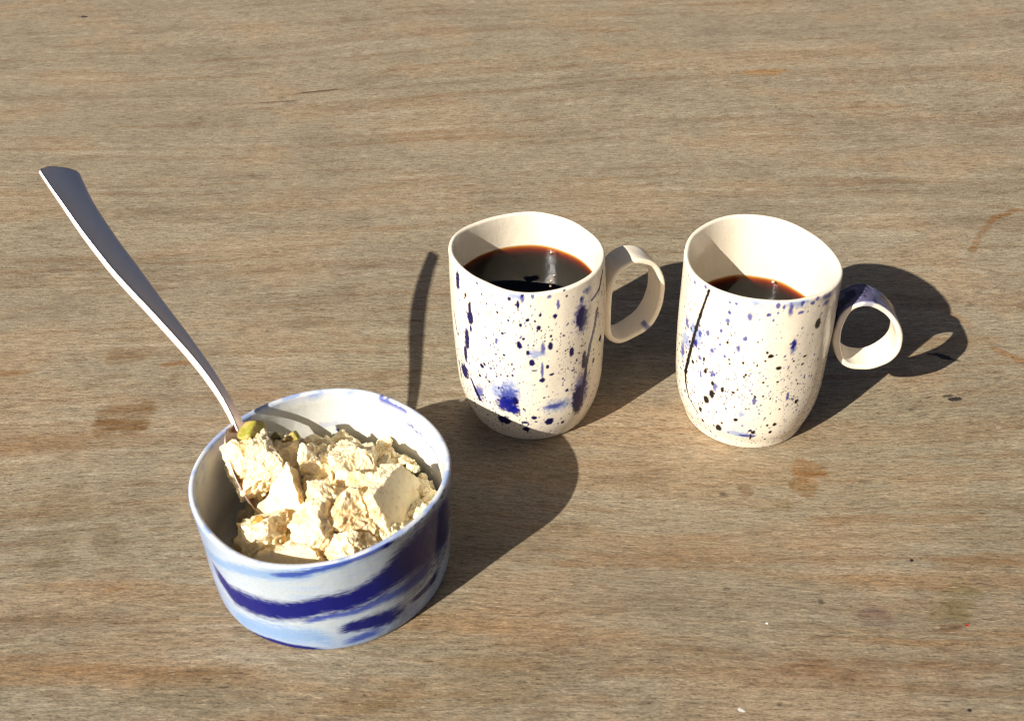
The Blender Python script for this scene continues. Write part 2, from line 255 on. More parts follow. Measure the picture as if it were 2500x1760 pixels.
def build_table():
    root = empty("wooden_table", (0, .60, 0))
    tag(root, "weathered grey-brown plywood table top under the cups and the bowl", "table", kind="structure")
    def graded(segs):
        out = [segs[0][0]]
        for (a, b, s0, s1) in segs:
            x, L = a, abs(b - a); vals = []
            while x < b - 1e-9:
                f = (x - a) / L; x += s0 + (s1 - s0) * f; vals.append(x)
            vals = np.array(vals); vals = a + (vals - a) * (L / (vals[-1] - a)); out += list(vals)
        return np.array(out)
    xs = graded([(-1, -.56, .02, .004), (-.56, -.26, .0024, .0012), (-.26, .26, .0011, .0011), (.26, .56, .0012, .0024), (.56, 1, .004, .02)])
    ys = graded([(-.275, .22, .02, .003), (.22, .50, .0009, .0011), (.50, 1.06, .0011, .0024), (1.06, 1.475, .004, .02)])
    nx, ny = len(xs), len(ys); Xg, Yg = np.meshgrid(xs, ys); X, Y = Xg.ravel(), Yg.ravel(); O = 0 * X
    V = np.c_[X, Y, O]
    i = np.arange(ny - 1)[:, None] * nx; j = np.arange(nx - 1)[None]
    F = np.stack([i + j, i + j + 1, i + nx + j + 1, i + nx + j], -1).reshape(-1, 4)
    slope = -.02 + .16 * sstep(.35, 1.0, Y)
    yg = Y - X * slope + .035 * noise(np.c_[X * 2.0, Y * 4.5, O + 1]) + .004 * noise(np.c_[X * 8, Y * 20, O + 5])
    bands = fbm(np.c_[X * 1.5, yg * 30, O + 2], 4, 2.1, .6); mids = fbm(np.c_[X * 6, yg * 120, O + 7], 4, 2.1, .65)
    short = fbm(np.c_[X * 34, yg * 190, O + 11], 3, 2.1, .65)
    blot = fbm(np.c_[X * 9, Y * 17, O + 4], 4, 2.1, .6); blot2 = fbm(np.c_[X * 3, Y * 7, O + 8], 3)
    C = np.tile(srgb(149, 135, 111), (len(X), 1))
    C = blend(C, sstep(-.1, .8, bands) * .42, srgb(121, 101, 76))
    C = blend(C, sstep(-.2, .6, blot2) * .50, srgb(146, 134, 108))
    C = blend(C, sstep(-.05, .6, blot) * .40, srgb(150, 123, 93))
    C = blend(C, sstep(.15, .9, mids) * .45, srgb(126, 96, 64))
    C = blend(C, sstep(.15, .9, -mids) * .55, srgb(168, 154, 130))
    C = blend(C, sstep(.15, .8, short) * .50, srgb(108, 86, 62))
    C = C * (1 + .10 * np.clip(short, -1, 1))[:, None]
    C = C * (1.0 + .12 * np.clip(blot, -1, 1) - .12 * np.clip(fbm(np.c_[X * 24, Y * 40, O + 31], 4, 2.1, .6), -.2, 1))[:, None] * (.93 - .15 * sstep(.50, .25, Y))[:, None]
    nr = sstep(.62, .25, Y)                                             # darker, browner patches towards the near end
    C = blend(C, nr * sstep(-.1, .7, fbm(np.c_[X * 4.5, yg * 46, O + 21], 4, 2.1, .6)) * .42, srgb(134, 98, 56))
    wx, wy = fbm(np.c_[X * 60, Y * 60, O + 3], 4), fbm(np.c_[X * 60, Y * 60, O + 13], 4)
    brk = .55 + .45 * sstep(-.5, .3, mids + .6 * short)
    O_, OL, DK = srgb(122, 80, 30), srgb(104, 90, 56), srgb(40, 32, 26)
    stains = [(-.2090,.4450,.0170,.0120,.0,.85,srgb(104,74,36)), (-.222,.500,.012,.009,.1,.55,srgb(112,88,58)),(-.231,.476,.010,.0045,.2,.35,srgb(96,78,54)),
      (-.188,.492,.013,.0025,.05,.6,O_), (-.300,.482,.030,.0028,.12,.5,O_), (-.19,.476,.004,.006,0,.4,srgb(100,76,48)),
      (.1515,.4065,.0085,.0078,.1,.72,O_), (.146,.3945,.0085,.0068,-.2,.6,srgb(112,78,32)), (.1165,.391,.0032,.0045,.2,.6,srgb(98,66,36)),
      (.106,.3885,.0018,.002,0,.6,DK), (.134,.3815,.0042,.004,0,.45,OL), (.126,.377,.006,.002,0,.4,OL),
      (.2035,.3225,.0115,.0085,.75,.6,OL), (.1945,.3145,.009,.006,.4,.45,OL), (.1620,.3120,.0075,.0055,.0,.55,srgb(92,74,72)), (.194,.308,.005,.0022,.2,.55,srgb(96,62,40)),
      (-.178,.824,.0055,.004,.1,.5,srgb(84,70,58)), (-.198,.704,.026,.0038,.1,.35,srgb(84,66,48)), (-.115,.555,.020,.010,.2,.22,srgb(96,78,56)), (-.122,.53,.016,.006,.4,.3,srgb(96,74,46)),
      (.214,.882,.020,.0065,.1,.5,srgb(150,106,52)), (.258,.512,.03,.0055,.1,.3,O_), (.268,.538,.0030,.014,.5,.55,srgb(130,88,38)), (.2870,.5000,.003,.011,.9,.6,srgb(130,88,40)),
      (.289,.468,.004,.004,0,.35,srgb(150,96,90)), (.253,.4955,.004,.0012,-.35,.8,DK), (.2405,.4640,.0032,.0012,.3,.75,DK), (.2170,.4530,.0024,.0014,.6,.6,DK),
      (-.155,.285,.05,.0045,.0,.25,O_), (-.2,.31,.03,.006,0,.35,srgb(84,62,40)), (.05,.345,.03,.003,.02,.25,O_), (.19,.372,.045,.003,.03,.3,O_), (.23,.345,.03,.005,.0,.3,O_), (.16,.285,.05,.005,0,.4,srgb(108,70,34)),
      (-.093,.59,.012,.004,.1,.4,srgb(84,68,50)), (-.158,.585,.012,.003,.2,.4,srgb(88,70,50)), (.06,.40,.02,.004,.1,.35,srgb(92,72,48)), (.02,.36,.02,.008,.5,.3,srgb(92,72,48)),
      (.098,.3295,.0016,.0012,0,.7,DK), (.14,.321,.0012,.0018,0,.7,DK), (.111,.268,.0013,.001,0,.8,DK), (.26,.438,.0014,.0010,0,.3,srgb(200,190,176)),
      (-.13,.275,.03,.01,.0,.35,srgb(96,80,52)), (.0,.28,.03,.012,.0,.25,srgb(96,80,52)), (-.22,.38,.012,.02,.1,.25,srgb(96,78,50)), (-.215,.345,.008,.012,.1,.3,srgb(86,70,44)), (-.195,.36,.006,.01,.1,.3,srgb(86,70,44))]
    rs = np.random.RandomState(5)
    for k in range(90):                                                 # nameless old spots and scuffs
        y = rs.uniform(.24, .9); rr = rs.uniform(.0012, .0045); el = rs.uniform(.4, 1)
        stains.append((rs.uniform(-.5, .5), y, rr * rs.uniform(1, 3), rr * el, rs.uniform(-.2, .3), rs.uniform(.15, .45), [srgb(84,68,48), OL, O_, srgb(96,82,72)][rs.randint(4)]))
    # a dried drip arc near the right edge
    for k in range(9):
        a = k / 8; stains.append((.3015 + .047 * a, .611 + .049 * math.sin(a * 1.45), .0046, .0026, 1.0 - .8 * a, .7, srgb(120, 82, 38)))
    for (x, y, rx, ry, rot, op, col) in stains:
        R = 1.9 * max(rx, ry); sel = np.nonzero((np.abs(X - x) < R) & (np.abs(Y - y) < R))[0]
        if not len(sel): continue
        r = min(rx, ry); dx = X[sel] - x + wx[sel] * r * .55; dy = Y[sel] - y + wy[sel] * r * .55; ca, sa = math.cos(rot), math.sin(rot)
        d = (np.abs((dx * ca + dy * sa) / rx) ** 3 + np.abs((dy * ca - dx * sa) / ry) ** 3)
        C[sel] = blend(C[sel], (1 - sstep(.5, 1.5, d)) * op * brk[sel], col)
    o = mesh_obj("top_veneer", V, F, mat_wood(), root, C)
    ga = o.data.attributes.new("grain", 'FLOAT', 'POINT'); ga.data.foreach_set("value", yg.astype(np.float32))
    bm = bmesh.new(); bmesh.ops.create_cube(bm, size=1.0)
    for v in bm.verts: v.co = Vector((v.co.x * 1.998, v.co.y * 1.748, v.co.z * .018 - .0096))
    me = bpy.data.meshes.new("core"); bm.to_mesh(me); bm.free(); me.materials.append(mat_core())
    c = bpy.data.objects.new("core", me); COL.objects.link(c); c.parent = root
build_table()

# ------------------------------------------------------------------ ceramics
def mat_ceramic(name, rough=.14, spec=.38, bump=.0004):
    t = NT(name)
    at = t.n("VertexColor"); at.layer_name = "paint"
    geo = t.n("NewGeometry")
    n1 = t.noise(t.scalev(geo.outputs["Position"], (70, 70, 45)), 1.0, 3.0, .5)
    n2 = t.noise(geo.outputs["Position"], 900.0, 3.0, .6)
    c = t.mix(t.mapr(n2, .35, .65, 0, .30), at.outputs[0], (.80, .76, .70), 'MULTIPLY')
    bp = t.n("Bump"); bp.inputs["Strength"].default_value = .35; bp.inputs["Distance"].default_value = bump * 4
    t.put(bp.inputs["Height"], t.math('ADD', n1, t.math('MULTIPLY', n2, .03)))
    b = t.principled(Base_Color=c, Roughness=t.mapr(n1, .3, .7, rough, rough + .08, False), Normal=bp.outputs[0])
    b.inputs["Specular IOR Level"].default_value = spec
    t.put(t.out.inputs[0], b.outputs[0]); return t.m

CREAM = srgb(233, 221, 198)
TONE = {'d': (srgb(20, 18, 74), 1.0), 'b': (srgb(44, 58, 140), .88), 'k': (srgb(14, 22, 116), .98), 'w': (srgb(112, 138, 190), .72), 'n': (srgb(26, 20, 22), 1.0), 'g': (srgb(56, 60, 108), .8)}

def lathe(profile, cols, cx, cy, dr, lean, h, bumps=0.0, seed=0.0):
    """profile: (n,3) of r, z, outer flag. dr(theta) rim deviation, lean x shift at the foot"""
    prof = np.asarray(profile, float); th = np.linspace(0, 2 * np.pi, cols, endpoint=False)
    R = prof[:, 0][:, None]; Z = prof[:, 1][:, None] + 0 * th[None]
    w = np.clip(Z / h, 0, 1) ** 1.5
    Rr = R + dr(th)[None, :] * w * np.minimum(1, R / (.3 * R.max()))
    if bumps:
        q = np.stack([np.cos(th)[None] * 2.2 + 0 * Z + seed, np.sin(th)[None] * 2.2 + 0 * Z, Z / h * 2.6], -1).reshape(-1, 3)
        Rr = Rr + bumps * noise(q).reshape(Z.shape) * np.minimum(1, Z / (.2 * h)) * np.minimum(1, R / (.5 * R.max()))
    # slightly uneven rim height
    Zz = Z + (.0007 * np.sin(2 * th + seed) + .0005 * np.sin(3 * th + 1.7 + seed))[None] * w ** 2
    X = cx + lean * (1 - np.clip(Z / h, 0, 1)) + Rr * np.cos(th)[None]; Y = cy + Rr * np.sin(th)[None]
    V = np.stack([X, Y, Zz], -1).reshape(-1, 3); n = len(prof)
    i = np.arange(n - 1)[:, None] * cols; j = np.arange(cols)[None]; j2 = (j + 1) % cols
    F = np.stack([i + j, i + j2, i + cols + j2, i + cols + j], -1).reshape(-1, 4)
    TH = np.broadcast_to(th[None], Z.shape).ravel(); ZZ = Z.ravel(); OUT = np.broadcast_to(prof[:, 2][:, None], Z.shape).ravel()
    return V, F, np.degrees(TH), ZZ * 1000, OUT

def interp_profile(pts, n):
    pts = np.asarray(pts, float)
    # Catmull-Rom through the points, resampled evenly by length
    P = np.vstack([2 * pts[0] - pts[1], pts, 2 * pts[-1] - pts[-2]]); out = []
    for k in range(1, len(P) - 2):
        t = np.linspace(0, 1, 24, endpoint=False)[:, None]; a, b, c, d = P[k-1], P[k], P[k+1], P[k+2]
        out.append(.5 * ((2*b) + (-a+c)*t + (2*a-5*b+4*c-d)*t*t + (-a+3*b-3*c+d)*t**3))
    out = np.vstack(out + [pts[-1:]]); s = np.r_[0, np.cumsum(np.linalg.norm(np.diff(out, axis=0), axis=1))]
    q = np.linspace(0, s[-1], n); return np.c_[np.interp(q, s, out[:, 0]), np.interp(q, s, out[:, 1])]

def vessel_profile(outer, thick, lip_r, floor_z, n_out, n_in):
    po = interp_profile(outer, n_out); h = outer[-1][1]
    rows = [(0.0005, .0014, 1), (outer[0][0] * .5, .0013, 1), (outer[0][0] - .0035, .0011, 1), (outer[0][0] - .0015, .0002, 1)] + [(r, z, 1) for r, z in po]
    R = outer[-1][0]
    for a in np.linspace(0, np.pi, 11)[1:]:
        rows.append((R - lip_r + lip_r * np.cos(a), h + lip_r * np.sin(a), 0 if a > .9 else 1))
    inner = [(R - 2 * lip_r - .0003, h - .004), (R - thick, h * .80), (np.interp(h * .45, po[:, 1], po[:, 0]) - thick, h * .45),
             (np.interp(max(h * .2, floor_z + .006), po[:, 1], po[:, 0]) - thick, max(h * .2, floor_z + .006)),
             (outer[0][0] * .80, floor_z + .0012), (outer[0][0] * .5, floor_z), (.0006, floor_z)]
    rows += [(r, z, 0) for r, z in interp_profile(inner, n_in)]
    return rows


def paint_marks(C, TH, Z, rmm, marks, runs, extra, seed):
    S = np.radians(TH) * rmm
    q = np.c_[S * .55, Z * .55, 0 * Z + seed]
    n1 = noise(q); n2 = noise(q + 31.7); n3 = noise(q * 2.7 + 5.1)
    per = 2 * np.pi * rmm
    def apply(C, th, z, hw, hh, tone, rot):
        hw, hh = hw * 1.14 + .03, hh * 1.12 + .03
        ds = (S - np.radians(th) * rmm + per / 2) % per - per / 2
        sel = np.nonzero((np.abs(ds) < hw * 1.9 + .5) & (np.abs(Z - z) < hh * 1.9 + .5))[0]
        if len(sel) == 0: return
        d1 = ds[sel]; d2 = Z[sel] - z; r = min(hw, hh)
        k = .35 if tone in 'dng' else .45
        d1 = d1 + n1[sel] * r * k; d2 = d2 + n2[sel] * r * k
        ca, sa = math.cos(rot), math.sin(rot)
        e = np.sqrt(((d1 * ca + d2 * sa) / hw) ** 2 + ((d2 * ca - d1 * sa) / hh) ** 2)
        col, op = TONE[tone]
        if tone in 'wb' and r > 1.2: m = (1 - sstep(.35, 1.25, e + .12 * n3[sel])) * op
        elif tone == 'k': m = (1 - sstep(.55, 1.2, e + .18 * n3[sel])) * op
        else: m = (1 - sstep(.78, 1.18, e)) * op
        C[sel] = blend(C[sel], m, col)
    order = {'w': 0, 'b': 1, 'g': 1.5, 'k': 2, 'd': 3, 'n': 4}
    for m in sorted(marks + extra, key=lambda m: order[m[4]]): apply(C, *m)
    for tone, pts in runs:
        col, op = TONE[tone]
        P = np.array(pts); s = np.radians(P[:, 0]) * rmm
        dmin = np.full(len(S), 9.0)
        for k in range(len(P) - 1):
            a = np.array([s[k], P[k, 1]]); b = np.array([s[k+1], P[k+1, 1]]); ab = b - a
            q_ = np.c_[S, Z] - a; t = np.clip((q_ @ ab) / (ab @ ab), 0, 1)
            w = (P[k, 2] + (P[k+1, 2] - P[k, 2]) * t) * 1.5
            dmin = np.minimum(dmin, np.linalg.norm(q_ - t[:, None] * ab + .35 * np.c_[n1, n2] * w[:, None], axis=1) / w)
        m = (1 - sstep(.7, 1.2, dmin)) * op
        C[:] = blend(C, m, col)

def splatter(seed, n, tones, zmax, tmin=0, tmax=360, size=(.16, .5), clusters=26):
    rs = np.random.RandomState(seed); out = []
    cen = [(rs.uniform(tmin, tmax), rs.uniform(4, zmax)) for _ in range(clusters)]
    for k in range(n):
        if rs.rand() < .62:
            c = cen[rs.randint(clusters)]; th = c[0] + rs.normal() * 7; z = c[1] + rs.normal() * 7
        else: th, z = rs.uniform(tmin, tmax), rs.uniform(2, zmax)
        if not (1 < z < zmax): continue
        r = size[0] + (size[1] - size[0]) * rs.rand() ** 3.2
        out.append((th % 360, z, r, r * rs.uniform(.9, 1.7), tones[rs.randint(len(tones))], rs.uniform(-.4, .4)))
    return out

def four(co):
    c2, s2, c3, s3, c4, s4 = [v * .001 for v in co]
    return lambda t: c2*np.cos(2*t)+s2*np.sin(2*t)+c3*np.cos(3*t)+s3*np.sin(3*t)+c4*np.cos(4*t)+s4*np.sin(4*t)

MUG_MAT = mat_ceramic("speckled_glaze")

def handle_mesh(name, loop, c, az, width, thick, root, paint):
    L = interp_profile(np.vstack([loop, loop[:1]]) / 1000.0, 141)[:-1]
    # smooth the traced ring
    for _ in range(6): L = .5 * L + .25 * (np.roll(L, 1, 0) + np.roll(L, -1, 0))
    T = np.roll(L, -1, 0) - np.roll(L, 1, 0); T /= np.linalg.norm(T, axis=1)[:, None]
    N = np.c_[-T[:, 1], T[:, 0]]
    if ((L - L.mean(0)) * N).sum() < 0: N = -N                       # outward
    er = np.array([math.cos(az), math.sin(az), 0]); et = np.array([-math.sin(az), math.cos(az), 0])
    hw, ht = width / 2, thick / 2; rr = ht * .85
    sec = []
    for (sx, sy, a0) in ((1, 1, 0), (-1, 1, 90), (-1, -1, 180), (1, -1, 270)):
        for a in np.radians(np.linspace(a0, a0 + 90, 6)):
            sec.append((sx * (hw - rr) + rr * math.cos(a), sy * (ht - rr) + rr * math.sin(a)))
    # subdivide the flats
    full = []
    for k in range(len(sec)):
        a, b = np.array(sec[k]), np.array(sec[(k + 1) % len(sec)]); n = max(1, int(np.linalg.norm(b - a) / .0008))
        for j in range(n): full.append(a + (b - a) * j / n)
    sec = np.array(full); ns, nl = len(sec), len(L)
    s = np.arange(nl) / nl * 2 * np.pi
    wv = 1 + .05 * np.sin(2 * s + 1) + .03 * np.sin(5 * s)
    tk = 1 + .3 * sstep(.0445, .0395, L[:, 0]); wv = wv * (1 + .12 * sstep(.045, .039, L[:, 0]))
    mid = L - N * ht
    V = np.zeros((nl, ns, 3)); loc = np.zeros((nl, ns, 2))
    for j, (x, y) in enumerate(sec):
        rz = mid + N * (y * tk)[:, None]
        V[:, j] = np.array([c[0], c[1], 0]) + rz[:, :1] * er + (x * wv)[:, None] * et; V[:, j, 2] = rz[:, 1]
        loc[:, j] = (x, y)
    V = V.reshape(-1, 3) ; loc = loc.reshape(-1, 2)
    V += .00025 * noise(V * 120)[:, None]
    i = np.arange(nl)[:, None] * ns; i2 = ((np.arange(nl) + 1) % nl)[:, None] * ns; j = np.arange(ns)[None]; j2 = (j + 1) % ns
    F = np.stack([i + j, i + j2, i2 + j2, i2 + j], -1).reshape(-1, 4)
    C = np.tile(CREAM, (len(V), 1)); paint(C, V, loc, np.repeat(L, ns, 0) * 1000)
    return mesh_obj(name, V, F, MUG_MAT, root, C)

def build_mug(name, label, c, outer, dr, lean, h, marks, runs, extra, seed, ring, az, width, hpaint):
    root = empty(name, (c[0], c[1], 0)); tag(root, label, "cup", "speckled cups of black coffee")
    prof = vessel_profile(outer, .0030, .00125, .0045, 230, 44)
    V, F, TH, Z, OUT = lathe(prof, 600, c[0], c[1], dr, lean, h, .0006, seed)
    C = np.tile(CREAM, (len(V), 1))
    sel = OUT > .5; Cs = C[sel]
    paint_marks(Cs, TH[sel], Z[sel], 38.5, marks, runs, extra, seed); C[sel] = Cs
    # the wall carries a faint bluish veil where glaze pooled
    mesh_obj("body", V, F, MUG_MAT, root, C)
    handle_mesh("handle", ring, (c[0] + lean * .4, c[1]), az, width, .0030, root, hpaint)
    return root

def plain_handle(C, V, loc, L):
    m = sstep(.35, .6, noise(V * 260 + 3)) * .35 * (loc[:, 1] < 0); C[:] = blend(C, m, srgb(206, 200, 196))
    d = np.linalg.norm(L - np.array([66.5, 37.5]), axis=1)
    C[:] = blend(C, (1 - sstep(1.0, 2.6, d)) * (loc[:, 0] < -.003) * .8, srgb(70, 74, 140))
def blue_handle(C, V, loc, L):
    top = sstep(56, 66, L[:, 1]) * (loc[:, 1] > .0002) * sstep(-.0086, -.0072, loc[:, 0])
    n = noise(V * 190) + .5 * noise(V * 420 + 7)
    C[:] = blend(C, top * .92, srgb(66, 62, 104))
    C[:] = blend(C, top * sstep(.1, .5, n) * .9, srgb(28, 22, 48))
    C[:] = blend(C, top * sstep(.25, .6, -n) * .6, srgb(140, 138, 170))
    d = np.abs(L[:, 0] - 52) / 5.0; m = (1 - sstep(.5, 1.1, d)) * (loc[:, 0] < -.0068) * (L[:, 1] > 70)
    C[:] = blend(C, m * .6 * sstep(-.3, .3, n), srgb(60, 80, 140))

RING_A = np.array([[39.3,57.6],[39.2,66.7],[40.6,73.0],[43.1,78.2],[46.4,81.8],[50.3,83.5],[54.1,84.8],[59.4,84.0],[64.8,81.5],[68.8,77.5],[71.7,72.3],[73.3,66.6],[73.9,58.2],[73.0,50.1],[70.3,42.7],[66.5,37.5],[60.5,34.2],[54.4,31.5],[48.9,31.5],[43.7,34.8],[40.7,40.9]])
RING_B = np.array([[39.7,53.7],[38.9,61.1],[39.7,68.0],[41.5,72.8],[44.5,76.2],[48.1,78.4],[51.3,79.1],[54.7,79.0],[60.2,76.3],[65.5,72.3],[70.0,66.9],[73.5,60.1],[74.6,54.5],[74.4,48.3],[71.8,42.8],[67.4,38.6],[61.7,35.6],[56.6,35.2],[51.1,36.2],[46.3,39.6],[43.0,44.1]])
CUP_A, CUP_B, BOWL = (.00779, .45978), (.12189, .45326), (-.08395, .34922)
OUT_A = [(.0308, 0), (.0321, .0012), (.0341, .006), (.0364, .013), (.0379, .022), (.0384, .034), (.0386, .055), (.0382, .078), (.0374, .0974)]
OUT_B = [(.0308, 0), (.0320, .0012), (.0334, .006), (.0358, .013), (.0377, .024), (.0385, .038), (.0387, .058), (.0386, .080), (.0384, .0973)]
cup_a = build_mug("coffee_cup", "white cup speckled dark blue, a blue blot near its base, standing nearest the bowl", CUP_A, OUT_A,
    four([.9965,-1.0745,-.6971,.0033,.3588,-.159]), .0025, .0986, MARKS_A, RUNS_A,
    splatter(3, 1300, 'dddggb', 94, 190, 350, (.15,.5), 40) + splatter(4, 260, 'ddb', 94, 350, 550), 2.0, RING_A, rad(20), .0155, plain_handle)
cup_b = build_mug("coffee_cup", "white cup with a long black crack line and dark blue handle top, less coffee inside", CUP_B, OUT_B,
    four([-.9801,-.5585,.1757,-.6426,.2344,-.3333]), .004, .0985, MARKS_B, RUNS_B,
    splatter(13, 700, 'nnggb', 60, 185, 350, (.14, .45), 40) + splatter(15, 900, 'bbggn', 97, 185, 350, (.16, .6), 30) + splatter(14, 240, 'nnb', 94, 350, 545), 5.0, RING_B, rad(-2.5), .017, blue_handle)

# ------------------------------------------------------------------ bowl
def build_bowl():
    c = BOWL; h = .0564
    root = empty("serving_bowl", (c[0], c[1], 0))
    tag(root, "low round white bowl with brushed cobalt blue strokes, filled with crumbled halva", "bowl")
    outer = [(.0532, 0), (.0544, .0012), (.0550, .008), (.0554, .020), (.0554, .034), (.0557, .046), (.0559, .0548)]
    prof = vessel_profile(outer, .0032, .0015, .0045, 190, 90)
    V, F, TH, Z, OUT = lathe(prof, 640, c[0], c[1], four([.4106,.9135,.172,-.1075,.4733,.0767]), 0, h, .0004, 9.0)
    base = srgb(222, 222, 214)
    C = np.tile(base, (len(V), 1)); rmm = 54.5
    sel = np.nonzero(OUT > .5)[0]; S = np.radians(TH[sel]) * rmm; z = Z[sel]; Cs = C[sel]
    # brushed streak noise, long around the wall and sheared upward to the right
    sh = z - .05 * S
    st = fbm(np.c_[S * .045, sh * .95, 0 * S], 4, 2.1, .6); st2 = fbm(np.c_[S * .09, sh * 2.2, 0 * S + 4], 3, 2.1, .6)
    rough = fbm(np.c_[S * .30, z * .9, 0 * S + 9], 3)
    Cs[:] = blend(Cs, 0 * st + .95, srgb(172, 182, 188))
    Cs[:] = blend(Cs, sstep(.0, .7, st) * .55, srgb(150, 174, 208))
    Cs[:] = blend(Cs, sstep(16, 4, z) * sstep(-.5, .5, st2) * .45, srgb(140, 166, 206))
    Cs[:] = blend(Cs, sstep(240, 205, TH[sel] + 14 * st) * sstep(150, 185, TH[sel]) * .6, srgb(104, 136, 192))
    Cs[:] = blend(Cs, sstep(20, 2, z + 5 * st2) * .25, srgb(96, 132, 186))
    order = {'w': 0, 'b': 1, 'k': 2}
    for tone, pts in sorted(STROKES, key=lambda q: order[q[0]]):
        P = np.array(pts); s = np.radians(P[:, 0]) * rmm
        zc = np.interp(S, s, P[:, 1], left=np.nan, right=np.nan); w = np.interp(S, s, P[:, 2]) * (1.55 if tone == 'k' else 1.5)
        endf = np.minimum(sstep(s[0] - 1, s[0] + 5, S + 3 * st2), 1 - sstep(s[-1] - 6, s[-1] + 1, S + 5 * st2))
        d = np.abs(z - np.nan_to_num(zc, nan=-99)) / w
        col, op = {'k': (srgb(4, 12, 100), .99), 'b': (srgb(36, 62, 150), .88), 'w': (srgb(112, 148, 192), .75)}[tone]
        if tone == 'k': m = 1 - sstep(.55, 1.22, d + .26 * st2 + .14 * rough)
        else: m = (1 - sstep(.3, 1.25, d + .5 * st2)) 
        m = m * endf * op * np.where(np.isnan(zc), 0, 1)
        Cs[:] = blend(Cs, m, col)
    # far side and right: broad dark strokes wrapping round, navy deepened to paint in shade
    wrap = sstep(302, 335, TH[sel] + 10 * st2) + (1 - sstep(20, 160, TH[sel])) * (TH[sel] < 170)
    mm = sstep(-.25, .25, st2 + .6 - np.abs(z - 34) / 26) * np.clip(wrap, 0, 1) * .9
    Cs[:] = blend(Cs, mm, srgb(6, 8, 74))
    C[sel] = Cs
    # lip and inside: pale blue rim wash, a few veins
    ins = np.nonzero(OUT < .5)[0]; Ci = C[ins]; Si = np.radians(TH[ins]) * rmm; zi = Z[ins]
    lipm = sstep(53.6, 54.8, zi); ln = fbm(np.c_[Si * .11, zi * .4, 0 * Si + 2], 3)
    Ci[:] = blend(Ci, lipm * (.28 + .45 * sstep(-.1, .6, ln)), srgb(112, 140, 196))
    def vein(pts, w, col, op):
        P = np.array(pts, float); s = np.radians(P[:, 0]) * rmm; nz = noise(np.c_[Si * .5, zi * .5, 0 * Si]) * .9; best = np.full(len(Si), 99.0)
        for k in range(len(P) - 1):
            a = np.array([s[k], P[k, 1]]); ab = np.array([s[k+1], P[k+1, 1]]) - a; q = np.c_[Si + nz, zi + nz] - a
            t = np.clip((q @ ab) / (ab @ ab), 0, 1); best = np.minimum(best, np.linalg.norm(q - t[:, None] * ab, axis=1))
        Ci[:] = blend(Ci, (1 - sstep(w * .5, w * 1.6, best)) * op, col)
    vein([(46, 49), (43, 46), (38, 47), (33, 44), (27, 46), (20, 43)], .55, srgb(66, 82, 150), .8)
    vein([(49, 47.5), (45, 47)], .8, srgb(58, 72, 150), .8)
    vein([(30, 42), (22, 38), (16, 40)], .5, srgb(104, 120, 176), .7)
    vein([(66, 55.5), (58, 54.5), (50, 54.5)], 1.0, srgb(46, 60, 146), .85)
    vein([(100, 35), (84, 37), (70, 34)], 1.6, srgb(160, 172, 204), .5)
    vein([(92, 32), (91, 31)], .8, srgb(40, 60, 150), .9)
    vein([(180, 48), (172, 52)], 1.5, srgb(176, 190, 214), .4)
    C[ins] = Ci
    mesh_obj("body", V, F, mat_ceramic("marbled_glaze", .12, .22), root, C)
    return root
build_bowl()

# ------------------------------------------------------------------ coffee
def mat_coffee():
    t = NT("black_coffee")
    geo = t.n("NewGeometry")
    nz = t.noise(geo.outputs["Position"], 260.0, 2.0)
    bp = t.n("Bump"); bp.inputs["Strength"].default_value = .04; bp.inputs["Distance"].default_value = .0006; t.put(bp.inputs["Height"], nz)
    lw = t.n("LayerWeight"); lw.inputs["Blend"].default_value = .5; t.put(lw.inputs["Normal"], bp.outputs[0])
    fre = t.math('MULTIPLY_ADD', t.math('POWER', lw.outputs["Facing"], 5.0), .98, False, .02)
    gl = t.n("BsdfGlossy"); gl.inputs["Roughness"].default_value = .03; t.put(gl.inputs["Normal"], bp.outputs[0])
    tr = t.n("BsdfTransparent")
    mx = t.n("MixShader"); t.put(mx.inputs[0], fre); t.put(mx.inputs[1], tr.outputs[0]); t.put(mx.inputs[2], gl.outputs[0])
    ab = t.n("VolumeAbsorption"); ab.inputs["Color"].default_value = (.80, .50, .0, 1); ab.inputs["Density"].default_value = 950.0
    t.put(t.out.inputs[0], mx.outputs[0]); t.put(t.out.inputs[1], ab.outputs[0]); return t.m
COFFEE = mat_coffee()
def mat_glint_bead():
    t = NT("coffee_glint_bead")
    b = t.principled(Base_Color=(.45, .32, .22, 1), Roughness=.26, Metallic=.3); b.inputs["Specular IOR Level"].default_value = 1.0
    t.put(t.out.inputs[0], b.outputs[0]); return t.m
GLINT_BEAD = mat_glint_bead()  # shiny beads added on the coffee surface to make its sun glints

